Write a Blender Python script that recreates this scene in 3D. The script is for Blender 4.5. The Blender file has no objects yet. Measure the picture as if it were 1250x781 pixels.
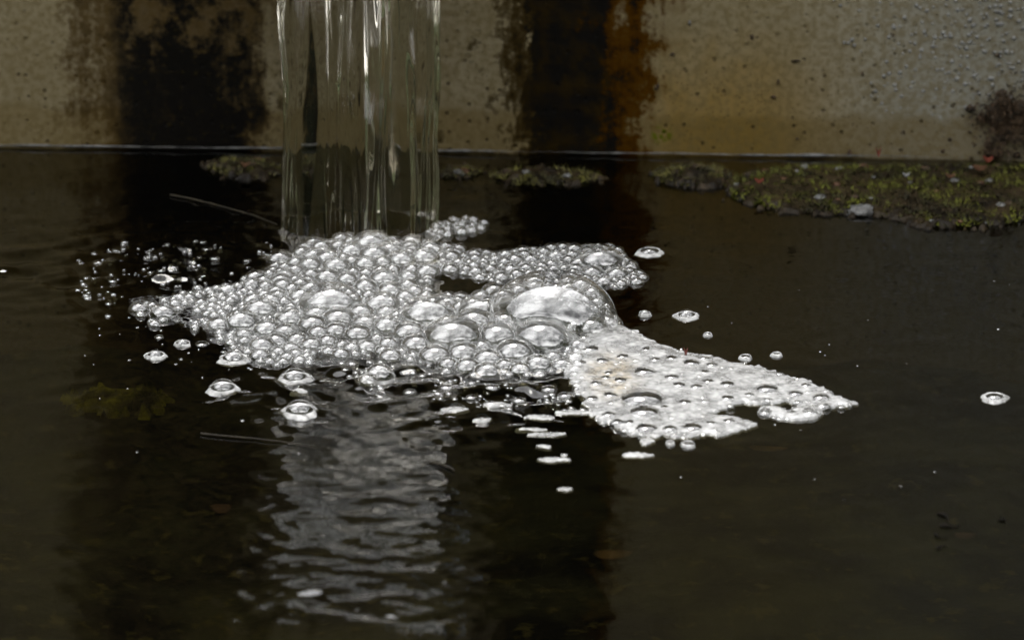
import bpy, math, random
import numpy as np
from mathutils import Vector

random.seed(7)
rng = np.random.default_rng(7)
S = bpy.context.scene
COL = S.collection
R_ = math.radians

# ------------------------------------------------------------------ camera
DIST, DEP, FW = 1.5, R_(20), 0.40          # metres to the foam, depression, frame width at the foam
cam_d = bpy.data.cameras.new('camera')
cam = bpy.data.objects.new('camera', cam_d); COL.objects.link(cam)
cam.location = (0, -DIST*math.cos(DEP), DIST*math.sin(DEP))
cam.rotation_euler = (math.pi/2 - DEP, 0, 0)
cam_d.sensor_width = 36; cam_d.lens = 36*DIST/FW
cam_d.clip_start = 0.05; cam_d.clip_end = 2000
cam_d.dof.use_dof = True; cam_d.dof.focus_distance = 1.49; cam_d.dof.aperture_fstop = 13
S.camera = cam

# ------------------------------------------------------------------ sky, sun, exposure
SUN_EL, SUN_AZ = R_(66), R_(-12)           # high, behind the wall, a little to the left
wd = bpy.data.worlds.new('World'); S.world = wd; wd.use_nodes = True
wn, wl = wd.node_tree.nodes, wd.node_tree.links
wn.clear()
w_out = wn.new('ShaderNodeOutputWorld'); w_bg = wn.new('ShaderNodeBackground')
w_sky = wn.new('ShaderNodeTexSky'); w_sky.sky_type = 'NISHITA'; w_sky.sun_disc = False
w_sky.sun_elevation = SUN_EL; w_sky.sun_rotation = SUN_AZ
w_sky.dust_density = 3.0; w_sky.ozone_density = 1.0
w_hsv = wn.new('ShaderNodeHueSaturation'); w_hsv.inputs['Saturation'].default_value = 0.06
w_tc = wn.new('ShaderNodeTexCoord')
w_noi = wn.new('ShaderNodeTexNoise'); w_noi.inputs['Scale'].default_value = 1.7
w_noi.inputs['Detail'].default_value = 4; w_noi.inputs['Roughness'].default_value = 0.45
w_ramp = wn.new('ShaderNodeMapRange'); w_ramp.inputs[1].default_value = 0.38; w_ramp.inputs[2].default_value = 0.60
w_mix = wn.new('ShaderNodeMix'); w_mix.data_type = 'RGBA'
w_mix.inputs[7].default_value = (25, 25, 25, 1)      # thick bright cloud
wl.new(w_tc.outputs['Generated'], w_noi.inputs['Vector'])
wl.new(w_noi.outputs[0], w_ramp.inputs[0]); wl.new(w_ramp.outputs[0], w_mix.inputs[0])
wl.new(w_sky.outputs[0], w_hsv.inputs['Color']); wl.new(w_hsv.outputs[0], w_mix.inputs[6])
wl.new(w_mix.outputs[2], w_bg.inputs[0]); wl.new(w_bg.outputs[0], w_out.inputs[0])
w_bg.inputs[1].default_value = 0.13
sun_d = bpy.data.lights.new('sun', 'SUN'); sun_d.energy = 0.9; sun_d.angle = R_(18); sun_d.color = (1, .96, .9)
sun = bpy.data.objects.new('sun', sun_d); COL.objects.link(sun)
sv = Vector((math.sin(SUN_AZ)*math.cos(SUN_EL), math.cos(SUN_AZ)*math.cos(SUN_EL), math.sin(SUN_EL)))
sun.rotation_euler = sv.to_track_quat('Z', 'Y').to_euler()
S.view_settings.view_transform = 'Standard'; S.view_settings.look = 'None'
S.view_settings.gamma = 1; S.view_settings.use_curve_mapping = False
S.view_settings.exposure = 1.2
cy = S.cycles
cy.max_bounces = 9; cy.transmission_bounces = 8; cy.glossy_bounces = 4; cy.diffuse_bounces = 2
cy.transparent_max_bounces = 26
cy.caustics_reflective = False; cy.caustics_refractive = False
cy.sample_clamp_indirect = 6.0
cy.use_adaptive_sampling = True; cy.adaptive_threshold = 0.02
cy.use_denoising = True
try: cy.denoiser = 'OPENIMAGEDENOISE'
except Exception: pass

# ------------------------------------------------------------------ picture point -> place
RT = np.array([1., 0, 0]); UP = np.array([0, math.sin(DEP), math.cos(DEP)]); FWD = np.array([0, math.cos(DEP), -math.sin(DEP)])
CAM = np.array(cam.location)
def ray(px, py):
    return RT*((px-625)/1250*FW) + UP*((390.5-py)/1250*FW) + FWD*DIST
def P(px, py, z=0.0):
    d = ray(px, py); t = (z-CAM[2])/d[2]
    return CAM + d*t
MM = FW/1250                                 # metres per pixel at the foam
wa, wb = P(0, 180), P(1250, 196)
WYAW = math.atan2(wb[1]-wa[1], wb[0]-wa[0])
WO = (wa+wb)/2
WDIR = np.array([math.cos(WYAW), math.sin(WYAW), 0]); WN = np.array([math.sin(WYAW), -math.cos(WYAW), 0])   # WN faces the camera
def PW(px, py, out=0.0):                      # point on the wall: local x, height
    d = ray(px, py); o = WO + WN*out
    t = np.dot(o-CAM, WN)/np.dot(d, WN)
    p = CAM + d*t
    return float(np.dot(p-WO, WDIR)), float(p[2])
wx = lambda px: PW(px, 90)[0]

# ------------------------------------------------------------------ node helper
class NT:
    def __init__(s, name):
        s.m = bpy.data.materials.new(name); s.m.use_nodes = True
        s.t = s.m.node_tree; s.t.nodes.clear()
        s.out = s.t.nodes.new('ShaderNodeOutputMaterial')
    def n(s, typ, props=None, **ins):
        nd = s.t.nodes.new('ShaderNode'+typ)
        for k, v in (props or {}).items(): setattr(nd, k, v)
        for k, v in ins.items(): s.set(nd, k, v)
        return nd
    def set(s, nd, k, v):
        i = nd.inputs[int(k[1:])] if (k[0] == 'i' and k[1:].isdigit()) else nd.inputs[k.replace('_', ' ')]
        if isinstance(v, bpy.types.NodeSocket): s.t.links.new(v, i)
        elif isinstance(v, bpy.types.Node): s.t.links.new(v.outputs[0], i)
        else: i.default_value = v
    def math(s, op, a, b=0.0, c=0.0, clamp=False):
        return s.n('Math', {'operation': op, 'use_clamp': clamp}, i0=a, i1=b, i2=c).outputs[0]
    def ss(s, v, a, b, lo=0., hi=1.):
        return s.n('MapRange', {'interpolation_type': 'SMOOTHSTEP'}, i0=v, i1=a, i2=b, i3=lo, i4=hi).outputs[0]
    def mix(s, f, a, b, blend='MIX'):
        nd = s.n('Mix', {'data_type': 'RGBA', 'blend_type': blend}); s.set(nd, 'i0', f)
        for i, v in ((6, a), (7, b)):
            s.set(nd, 'i%d' % i, (v[0], v[1], v[2], 1) if isinstance(v, tuple) else v)
        return nd.outputs[2]
    def noise(s, vec, scale, detail=4, rough=.55, out=0):
        return s.n('TexNoise', Vector=vec, Scale=scale, Detail=detail, Roughness=rough).outputs[out]
    def mapping(s, vec, scale=(1, 1, 1), loc=(0, 0, 0)):
        return s.n('Mapping', i0=vec, i1=loc, i3=scale).outputs[0]
    def done(s, sh, disp=None):
        s.t.links.new(sh.outputs[0] if isinstance(sh, bpy.types.Node) else sh, s.out.inputs[0]); return s.m

def coords(b): return b.n('TexCoord').outputs['Object']
def schlick(b, f0, normal=None):
    lw = b.n('LayerWeight', Blend=0.5)
    if normal is not None: b.set(lw, 'Normal', normal)
    p = b.math('POWER', lw.outputs['Facing'], 4.0)
    return b.math('MULTIPLY_ADD', p, 1-f0, f0, clamp=True)

def mat_film(name, f0, white, speck=900., rough=.03, bump=.12):
    b = NT(name); c = b.n('NewGeometry').outputs['Position']
    nz = b.noise(c, speck, 3, .6)
    nz2 = b.noise(c, speck*.22, 3, .6)
    bm = b.n('Bump', Strength=bump, Distance=.0005, Height=nz2)
    f = schlick(b, f0, bm.outputs[0])
    gl = b.n('BsdfGlossy', Color=(1, 1, 1, 1), Roughness=rough, Normal=bm.outputs[0])
    tr = b.n('BsdfTransparent', Color=(.985, .985, .985, 1))
    s1 = b.n('MixShader', i0=f, i1=tr.outputs[0], i2=gl.outputs[0])
    df = b.n('BsdfDiffuse', Color=(.82, .83, .83, 1)); tl = b.n('BsdfTranslucent', Color=(.82, .83, .83, 1))
    dd = b.n('MixShader', i0=.5, i1=df.outputs[0], i2=tl.outputs[0])
    rim = b.n('Attribute', {'attribute_name': 'rim'}).outputs['Fac']
    w = b.math('ADD', b.math('MULTIPLY', b.ss(nz, .42, .72), white), b.math('MULTIPLY', rim, .55), clamp=True)
    return b.done(b.n('MixShader', i0=w, i1=s1.outputs[0], i2=dd.outputs[0]))
M_BUB = mat_film('bubble_film', .11, .015, bump=.010)
M_BIG = mat_film('large_bubble_film', .11, .015, bump=.008)
M_TINY = mat_film('fine_bubble_film', .11, .32, bump=.03)

def mat_foam():
    b = NT('white_foam'); c = b.n('NewGeometry').outputs['Position']
    v = b.n('TexVoronoi', {'feature': 'F1'}, Vector=c, Scale=420.)
    v2 = b.n('TexVoronoi', {'feature': 'F1'}, Vector=c, Scale=1100.)
    h = b.math('ADD', b.math('MULTIPLY', v.outputs[0], -.7), b.math('MULTIPLY', v2.outputs[0], -.3))
    bm = b.n('Bump', Strength=.15, Distance=.0010, Height=h)
    px_ = P(748, 462); dd0 = b.n('VectorMath', {'operation': 'DISTANCE'}, i0=b.mapping(c, (1, .4, 1)), i1=(px_[0], px_[1]*.4, 0)).outputs['Value']
    fc = b.mix(b.math('MULTIPLY', b.ss(dd0, .014, .003), b.ss(b.noise(c, 300., 3), .35, .6, .2, 1.)), (.58, .58, .575), (.58, .51, .40))
    df = b.n('BsdfDiffuse', Color=fc, Normal=bm.outputs[0])
    tl = b.n('BsdfTranslucent', Color=(.45, .45, .45, 1))
    dd = b.n('MixShader', i0=.35, i1=df.outputs[0], i2=tl.outputs[0])
    gl = b.n('BsdfGlossy', Roughness=.12, Normal=bm.outputs[0])
    f = schlick(b, .06, bm.outputs[0])
    s = b.n('MixShader', i0=f, i1=dd.outputs[0], i2=gl.outputs[0])
    tr = b.n('BsdfTransparent')
    n = b.noise(c, 160., 4, .6)
    d = b.ss(v.outputs[0], .2, .7, .95, .7)
    a = b.math('MULTIPLY', d, b.ss(n, .35, .65, .5, 1.0), clamp=True)
    return b.done(b.n('MixShader', i0=a, i1=tr.outputs[0], i2=s.outputs[0]))
M_FOAM = mat_foam()
def mat_bed(name, lo, hi):
    b = NT(name); c = b.n('NewGeometry').outputs['Position']
    v = b.n('TexVoronoi', {'feature': 'DISTANCE_TO_EDGE'}, Vector=c, Scale=260.)
    df = b.n('BsdfDiffuse', Color=(.72, .73, .73, 1)); tr = b.n('BsdfTransparent')
    a = b.math('ADD', b.math('MULTIPLY', b.ss(b.noise(c, 520., 4, .65), .50, .66, lo, hi), b.ss(b.noise(c, 90., 3, .5), .40, .60)), b.ss(v.outputs[0], .07, .01, 0., hi*.5), clamp=True)
    return b.done(b.n('MixShader', i0=a, i1=tr.outputs[0], i2=df.outputs[0]))
M_BED = mat_bed('froth_under_bubbles', .0, .20)
M_BED2 = mat_bed('thin_froth_under_bubbles', .0, .10)

def mat_water():
    b = NT('dark_basin_water'); c = b.n('NewGeometry').outputs['Position']
    nz = b.noise(b.mapping(c, (1, 1.6, 1)), 90., 3, .5)
    bm = b.n('Bump', Strength=.10, Distance=.0006, Height=nz)
    f = schlick(b, .022, bm.outputs[0])
    gl = b.n('BsdfGlossy', Roughness=.015, Normal=bm.outputs[0])
    tr = b.n('BsdfTransparent', Color=(.30, .29, .22, 1))
    return b.done(b.n('MixShader', i0=f, i1=tr.outputs[0], i2=gl.outputs[0]))
M_WATER = mat_water()

def mat_jet(ztop):
    b = NT('falling_water'); c = coords(b)
    st = b.noise(b.mapping(c, (1, .35, .25)), 200., 4, .6)
    up = b.ss(b.n('SeparateXYZ', i0=c).outputs[2], .116, .145)
    fac = b.math('MULTIPLY', up, b.ss(st, .40, .58, .0, .9), clamp=True)          # full of air near the lip, clear lower down
    gs = b.n('BsdfGlass', IOR=1.33, Roughness=.0, Color=(.91, .90, .875, 1))
    df = b.n('BsdfDiffuse', Color=(.92, .92, .90, 1)); tl = b.n('BsdfTranslucent', Color=(.92, .92, .9, 1)); tr = b.n('BsdfTransparent')
    dd = b.n('MixShader', i0=.25, i1=df.outputs[0], i2=tl.outputs[0])
    d2 = b.n('MixShader', i0=b.ss(st, .45, .7, .55, .2), i1=dd.outputs[0], i2=tr.outputs[0])
    return b.done(b.n('MixShader', i0=fac, i1=gs.outputs[0], i2=d2.outputs[0]))

def mat_wall():
    b = NT('stained_concrete'); c = coords(b)
    sp = b.n('SeparateXYZ', i0=c); X, Z = sp.outputs[0], sp.outputs[2]
    n1 = b.noise(c, 22., 5, .6); n2 = b.noise(c, 85., 5, .65); n3 = b.noise(c, 320., 4, .6)
    d = b.math('ADD', b.math('MULTIPLY', b.math('SUBTRACT', n3, .5), .028), b.math('ADD', b.math('MULTIPLY', b.math('SUBTRACT', n1, .5), .05), b.math('MULTIPLY', b.math('SUBTRACT', n2, .5), .035)))
    nv = b.noise(b.mapping(c, (1, 1, .12)), 70., 4, .6)
    d = b.math('ADD', d, b.math('MULTIPLY', b.math('SUBTRACT', nv, .5), .045))
    x = b.math('ADD', b.math('ADD', X, d), b.math('MULTIPLY', Z, .06))
    # concrete: warm grey, cooler to the right, ochre low down
    col = b.mix(b.ss(n1, .3, .7), (.185, .165, .125), (.235, .215, .17))
    col = b.mix(b.math('MULTIPLY', b.ss(X, wx(900), wx(1200)), .8), col, (.20, .20, .185))
    och = b.math('MULTIPLY', b.ss(X, wx(760), wx(830)), b.ss(X, wx(900), wx(1080), 1., 0.))
    och = b.math('MULTIPLY', och, b.ss(b.math('ADD', Z, b.math('MULTIPLY', d, .5)), .065, .02))
    col = b.mix(b.math('MULTIPLY', och, .55), col, (.17, .115, .05))
    low = b.ss(b.math('ADD', Z, b.math('MULTIPLY', d, .22)), .0215, .0165)
    col = b.mix(b.math('MULTIPLY', low, .5), col, (.10, .078, .045))
    col = b.mix(b.math('MULTIPLY', b.ss(n3, .38, .62), .55), col, (.11, .092, .060))
    # dark specks and pits
    v = b.n('TexVoronoi', {'feature': 'F1'}, Vector=c, Scale=230.)
    vr = b.n('SeparateXYZ', i0=v.outputs['Color']).outputs[0]
    dots = b.math('MULTIPLY', b.ss(v.outputs[0], .26, .14), b.ss(vr, .55, .62))
    dots = b.math('MULTIPLY', dots, b.ss(Z, .075, .01, .35, 1.))
    col = b.mix(b.math('MULTIPLY', dots, .8), col, (.025, .02, .013))
    v4 = b.n('TexVoronoi', {'feature': 'F1'}, Vector=c, Scale=620.)
    vq = b.n('SeparateXYZ', i0=v4.outputs['Color']).outputs[0]
    pits = b.math('MULTIPLY', b.math('MULTIPLY', b.ss(v4.outputs[0], .34, .2), b.ss(vq, .5, .6)), b.ss(n1, .38, .6))
    col = b.mix(b.math('MULTIPLY', pits, .6), col, (.045, .036, .022))
    mott = b.math('MULTIPLY', b.ss(n2, .56, .66), b.math('MULTIPLY', b.ss(X, wx(300), wx(340)), b.ss(X, wx(640), wx(600))))
    col = b.mix(b.math('MULTIPLY', mott, .85), col, (.03, .024, .014))
    # right stain: brown fringe, rust border, black core
    br = b.math('MULTIPLY', b.ss(x, wx(575), wx(640)), b.ss(x, wx(812), wx(775)))
    patch = b.ss(b.math('ADD', n2, b.math('MULTIPLY', br, .35)), .62, .74)
    col = b.mix(b.math('MULTIPLY', patch, br), col, (.030, .023, .014))
    ru = b.math('MULTIPLY', b.ss(x, wx(735), wx(760)), b.ss(x, wx(815), wx(770)))
    col = b.mix(b.math('MULTIPLY', ru, .9), col, (.050, .029, .016))
    core = b.math('MULTIPLY', b.ss(x, wx(632), wx(655)), b.ss(x, wx(782), wx(742)))
    col = b.mix(b.math('MULTIPLY', core, .96), col, b.mix(b.ss(n2, .4, .7), (.003, .003, .003), (.016, .012, .007)))
    # left stain
    lb = b.math('MULTIPLY', b.ss(x, wx(70), wx(125)), b.ss(x, wx(352), wx(322)))
    col = b.mix(b.math('MULTIPLY', lb, .8), col, (.042, .030, .018))
    lc = b.math('MULTIPLY', b.ss(x, wx(100), wx(190)), b.ss(x, wx(345), wx(300)))
    lc = b.math('MULTIPLY', lc, b.ss(b.math('ADD', n2, b.ss(Z, .055, .03, -.12, .1)), .30, .46))
    col = b.mix(b.math('MULTIPLY', lc, .97), col, b.mix(b.ss(n3, .55, .75), (.003, .003, .003), (.020, .017, .011)))
    # small green growth by the rust
    gx, gz = PW(808, 165)
    dist = b.n('VectorMath', {'operation': 'DISTANCE'}, i0=c, i1=(gx, 0, gz)).outputs['Value']
    col = b.mix(b.math('MULTIPLY', b.ss(dist, .006, .002), b.ss(n3, .4, .6)), col, (.05, .07, .012))
    rough = b.math('ADD', .5, b.math('MULTIPLY', n3, .3))
    h = b.math('ADD', b.math('MULTIPLY', n2, .5), b.math('ADD', b.math('MULTIPLY', n3, .35), b.math('MULTIPLY', dots, -.5)))
    bm = b.n('Bump', Strength=.7, Distance=.0012, Height=h)
    return b.done(b.n('BsdfPrincipled', Base_Color=b.n('HueSaturation', Color=col, Value=.62, Saturation=1.6).outputs[0], Roughness=rough, Specular_IOR_Level=.03, Normal=bm.outputs[0]))
M_WALL = mat_wall()

def mat_simple(name, c1, c2, scale, rough=.6, bump=.3, dist=.001, c3=None, geo=True, spec=.15):
    b = NT(name); c = b.n('NewGeometry').outputs['Position'] if geo else coords(b)
    n = b.noise(c, scale, 5, .6); n2 = b.noise(c, scale*5, 3, .6)
    col = b.mix(b.ss(n, .35, .65), c1, c2)
    if c3: col = b.mix(b.ss(n2, .55, .7), col, c3)
    bm = b.n('Bump', Strength=bump, Distance=dist, Height=n2)
    return b.done(b.n('BsdfPrincipled', Base_Color=col, Roughness=rough, Specular_IOR_Level=spec, Normal=bm.outputs[0]))
M_FLOOR = mat_simple('silty_basin_floor', (.002, .002, .0015), (.034, .033, .016), 22., .9, .5, .003, (.055, .046, .016))
M_STONE = mat_simple('basin_concrete', (.2, .18, .14), (.26, .24, .2), 9., .8)
M_GROUND = mat_simple('gravel_ground', (.10, .09, .07), (.17, .15, .12), 3., .9, .4, .01)
M_MOSS = mat_simple('wet_moss', (.008, .007, .002), (.056, .060, .006), 50., .6, .8, .001, (.024, .015, .006), spec=.1)
M_MOSSY = mat_simple('yellow_moss', (.02, .018, .008), (.07, .065, .012), 130., .75, .8, .001, (.08, .07, .04))
M_PEAT = mat_simple('moss_peat', (.003, .002, .001), (.016, .011, .005), 70., .5, .8, .001, (.024, .016, .008), spec=.1)
M_DIRT = mat_simple('dark_dirt', (.012, .009, .006), (.035, .022, .012), 200., .8, .8, .001, (.08, .045, .02))
M_PALE = mat_simple('pale_grey', (.03, .03, .03), (.10, .10, .10), 300., .45, .5, .0006, (.12, .11, .09))
M_BEAD = mat_simple('pale_bead', (.07, .07, .068), (.12, .12, .115), 300., .3, .2, .0005, spec=.5)
M_RED = mat_simple('red_petal', (.045, .010, .006), (.07, .017, .010), 300., .5)
M_BROWNL = mat_simple('brown_leaf', (.03, .014, .007), (.055, .028, .015), 200., .5)
M_STRAW = mat_simple('wet_straw', (.008, .006, .003), (.018, .014, .007), 200., .5)
M_WEED = mat_simple('green_weed', (.012, .011, .004), (.11, .10, .008), 70., .9, .8, .002, (.03, .03, .008))
M_DEADLEAF = mat_simple('sunken_leaf', (.03, .018, .008), (.08, .045, .012), 120., .7)
M_STEEL = mat_simple('dull_steel', (.20, .22, .25), (.3, .33, .37), 60., .35)
M_LEAF = mat_simple('tree_foliage', (.035, .045, .022), (.055, .068, .034), 2., .6)
M_BARK = mat_simple('tree_bark', (.06, .045, .03), (.1, .08, .06), 6., .9)
M_FISH = mat_simple('dark_tadpole_skin', (.006, .006, .005), (.008, .007, .006), 100., .9, spec=0.)

# ------------------------------------------------------------------ object helpers
def mesh_obj(name, verts, faces, mat, parent=None, smooth=True):
    me = bpy.data.meshes.new(name)
    me.from_pydata([tuple(v) for v in verts], [], faces)
    me.materials.append(mat)
    if smooth: me.polygons.foreach_set('use_smooth', [True]*len(me.polygons))
    o = bpy.data.objects.new(name, me); COL.objects.link(o)
    if parent is not None: o.parent = parent
    return o
def tag(o, label=None, cat=None, group=None, kind=None):
    if label: o['label'] = label
    if cat: o['category'] = cat
    if group: o['group'] = group
    if kind: o['kind'] = kind
    return o
def empty(name, loc=(0, 0, 0)):
    o = bpy.data.objects.new(name, None); o.location = loc; o.empty_display_size = .01; COL.objects.link(o); return o
def box(x0, x1, y0, y1, z0, z1, off=0):
    v = [(x, y, z) for z in (z0, z1) for y in (y0, y1) for x in (x0, x1)]
    f = [(0, 2, 3, 1), (4, 5, 7, 6), (0, 1, 5, 4), (2, 6, 7, 3), (0, 4, 6, 2), (1, 3, 7, 5)]
    return v, [tuple(i+off for i in q) for q in f]
def boxes(bs):
    V, F = [], []
    for b_ in bs:
        v, f = box(*b_, off=len(V)); V += v; F += f
    return V, F
def vnoise(x, y, seed, scale):                # smooth value noise, vectorised
    r = np.random.default_rng(seed); T = r.random((64, 64))
    u, v = np.asarray(x)*scale+31.7, np.asarray(y)*scale+17.3
    iu, iv = np.floor(u).astype(int), np.floor(v).astype(int); fu, fv = u-iu, v-iv
    fu, fv = fu*fu*(3-2*fu), fv*fv*(3-2*fv)
    g = lambda a, b_: T[a % 64, b_ % 64]
    return (g(iu, iv)*(1-fu)+g(iu+1, iv)*fu)*(1-fv)+(g(iu, iv+1)*(1-fu)+g(iu+1, iv+1)*fu)*fv
def inpoly(px, py, poly):
    px, py = np.asarray(px, float), np.asarray(py, float); c = np.zeros(px.shape, bool)
    n = len(poly)
    for i in range(n):
        x1, y1 = poly[i]; x2, y2 = poly[(i+1) % n]
        if y1 == y2: continue
        k = ((y1 > py) != (y2 > py)) & (px < (x2-x1)*(py-y1)/(y2-y1)+x1)
        c ^= k
    return c
def wpoly(pts): return [tuple(P(*p)[:2]) for p in pts]
def edge_dist(x, y, poly):
    d = np.full(np.shape(x), 9.)
    n = len(poly)
    for i in range(n):
        a = np.array(poly[i]); e = np.array(poly[(i+1) % n])-a; L = e@e
        t = np.clip(((x-a[0])*e[0]+(y-a[1])*e[1])/L, 0, 1)
        d = np.minimum(d, np.hypot(x-a[0]-t*e[0], y-a[1]-t*e[1]))
    return d

# ------------------------------------------------------------------ setting
JC = P(438, 274)                              # foot of the jet
w_ = P(438, 742); dv = w_-CAM; SPZ = (JC[1]-w_[1])*(-dv[2]/dv[1])   # height of the spout's lip, from its mirror image
WTOP = 0.36
gv, gf = boxes([(-60, 60, -60, 60, -.62, -.6)])
tag(mesh_obj('ground', gv, gf, M_GROUND, smooth=False), kind='structure')
# water sheet, fine where it shows
XW = .72; YF = -.62
def axis(a, b, fa, fb, fine, coarse):
    l = list(np.arange(fa, a, -coarse))[::-1] if False else []
    lo = np.arange(a, fa, coarse); mi = np.arange(fa, fb, fine); hi = np.arange(fb, b, coarse)
    return np.concatenate([lo, mi, hi, [b]])
gx = axis(-XW, XW, -.235, .235, .00095, .02)
gy = axis(YF, .30, -.285, .225, .00115, .02)
X, Y = np.meshgrid(gx, gy)
wall_y = WO[1] + (X-WO[0])*math.tan(WYAW)
Yc = np.minimum(Y, wall_y+.004)
H = np.zeros_like(X)
dj = np.hypot((X-JC[0]), (Y-JC[1])*1.0)
fx, fy = P(560, 470)[:2]
dfm = np.hypot((X-fx)/1.9, (Y-fy))
lx, ly = P(210, 330)[:2]
dl = np.hypot((X-lx)/1.6, Y-ly)
rx, ry = P(435, 680)[:2]
dr = np.hypot((X-rx)/.8, (Y-ry)/2.0)
A = .000016 + .00014*np.exp(-(dj/.08)**2) + .00042*np.exp(-(dfm/.042)**2) + .00055*np.exp(-(dl/.045)**2) + .00002*np.exp(-(dr/.06)**2)
A *= .6+.8*vnoise(X, Y, 5, 28)
for k in range(46):
    lam = rng.uniform(.006, .024); th = rng.normal(math.pi/2, .75); ph = rng.uniform(0, 6.28)
    wx_, wy_ = math.cos(th)*6.283/lam, math.sin(th)*6.283/lam
    wob = .9*np.sin(X*rng.uniform(40, 120)+rng.uniform(0, 6)) + .9*np.sin(Y*rng.uniform(40, 120)+rng.uniform(0, 6))
    H += A*(lam/.02)*np.sin(X*wx_+Y*wy_+ph+wob)*.42
for lam, a in ((.017, .00007), (.010, .00004)):
    H += a*np.exp(-(dj/.15)**2)*np.sin(dj*6.283/lam + 2.5*vnoise(X, Y, 9, 30))
bx_ = np.exp(-(np.abs(X-rx)/.050)**2)*np.exp(-(np.abs(Y-ry)/.10)**4)      # the stream's wash sets up short cross ripples in front
for k in range(26):
    lam = rng.uniform(.006, .020); th = rng.normal(math.pi/2, .42); ph = rng.uniform(0, 6.28)
    wob = 1.8*np.sin(X*rng.uniform(50, 220)+rng.uniform(0, 6)) + 1.4*np.sin(Y*rng.uniform(40, 160)+rng.uniform(0, 6))
    H += bx_*(.015+.008*np.clip((ry-Y)/.06, -.5, 1))*lam/6.283*np.sin((X*math.cos(th)+Y*math.sin(th))*6.283/lam+ph+wob)
nx, ny = len(gx), len(gy)
me = bpy.data.meshes.new('water')
idx = np.arange(nx*ny).reshape(ny, nx)
hwj = (P(533, 274)[0]-P(343, 274)[0])/2*.95
hole = (((X-JC[0])/(hwj*1.06))**2 + ((Y-JC[1])/.0195)**2 < 1)          # where the stream goes in there is no surface
q = np.stack([idx[:-1, :-1], idx[:-1, 1:], idx[1:, 1:], idx[1:, :-1]], -1)[~(hole[:-1, :-1] & hole[:-1, 1:] & hole[1:, 1:] & hole[1:, :-1])].reshape(-1, 4)
me.vertices.add(nx*ny); me.vertices.foreach_set('co', np.stack([X, Yc, H], -1).astype(np.float32).ravel())
me.loops.add(q.size); me.loops.foreach_set('vertex_index', q.ravel().astype(np.int32))
me.polygons.add(len(q)); me.polygons.foreach_set('loop_start', np.arange(0, q.size, 4, dtype=np.int32))
me.update(calc_edges=True); me.polygons.foreach_set('use_smooth', np.ones(len(q), bool)); me.materials.append(M_WATER)
wo = bpy.data.objects.new('water', me); COL.objects.link(wo); tag(wo, kind='structure')
# basin floor, uneven silt
fxs = np.linspace(-XW, XW, 180); fys = np.linspace(YF, .32, 120)
FX, FY = np.meshgrid(fxs, fys)
FZ = -.10 + .012*(vnoise(FX, FY, 3, 14)-.5) + .006*(vnoise(FX, FY, 4, 45)-.5)
fi = np.arange(FX.size).reshape(FX.shape)
ff = np.stack([fi[:-1, :-1], fi[:-1, 1:], fi[1:, 1:], fi[1:, :-1]], -1).reshape(-1, 4).tolist()
tag(mesh_obj('basin_floor', np.stack([FX, FY, FZ], -1).reshape(-1, 3), ff, M_FLOOR), kind='structure')
# front and end walls of the trough, out of the picture
bv, bf = boxes([(-XW-.1, XW+.1, YF-.1, YF, -.6, .04), (-XW-.1, -XW, YF+.001, .2, -.6, .04), (XW, XW+.1, YF+.001, .2, -.6, .04)])
tag(mesh_obj('basin_rim', bv, bf, M_STONE, smooth=False), 'pale concrete rim of the trough on the near side of the water', 'basin')

# back wall
wall = empty('concrete_wall', tuple(WO)); wall.rotation_euler = (0, 0, WYAW)
tag(wall, 'stained concrete wall rising from the dark water behind the falling stream', 'wall')
hx, hz = 1.6, WTOP
nxw, nzw = 220, 60
vx = np.linspace(-hx, hx, nxw); vz = np.linspace(-.6, hz, nzw)
VX, VZ = np.meshgrid(vx, vz)
VY = .0016*(vnoise(VX, VZ, 21, 18)-.5)
fv = np.stack([VX, VY, VZ], -1).reshape(-1, 3).tolist()
ii = np.arange(nxw*nzw).reshape(nzw, nxw)
wf = np.stack([ii[:-1, :-1], ii[:-1, 1:], ii[1:, 1:], ii[1:, :-1]], -1).reshape(-1, 4).tolist()
n0 = len(fv); fv += [(-hx, .16, -.6), (hx, .16, -.6), (hx, .16, hz), (-hx, .16, hz)]
wf += [(n0+1, n0, n0+3, n0+2)]
top = [int(i) for i in ii[-1]]; wf += [tuple(top + [n0+2, n0+3])]
wf += [tuple([int(i) for i in ii[::-1, 0]] + [n0, n0+3][:2]), tuple([int(i) for i in ii[:, -1]] + [n0+2, n0+1])]
mesh_obj('wall_slab', fv, wf, M_WALL, wall, smooth=False)
# thin pale line along the water
def ribbon(px0, px1, thick, seed, zoff=.0015):
    V, F = [], []; x0, x1 = PW(px0, 190)[0], PW(px1, 190)[0]; n = int((x1-x0)/.0012)
    r = np.random.default_rng(seed); xs = np.linspace(x0, x1, n)
    t = thick*(.06+1.5*np.clip(vnoise(xs, xs*0, seed, 25)-.25, 0, 1)*(.3+vnoise(xs, xs*0, seed+1, 300))); z = zoff+.0006*(vnoise(xs, xs*0, seed+2, 60)-.5)
    for i in range(n):
        for k in range(6):
            a = k*math.pi/3; V.append((xs[i], -.0012-t[i]*.9*math.cos(a), z[i]+t[i]*math.sin(a)))
    for i in range(n-1):
        for k in range(6): F.append((i*6+k, i*6+(k+1) % 6, i*6+6+(k+1) % 6, i*6+6+k))
    return V, F
for a, b_, t, s in ((-60, 345, .0008, 40), (533, 1300, .0008, 44)):
    v, f = ribbon(a, b_, t, s); mesh_obj('pale_line', v, f, M_PALE, wall)
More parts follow.
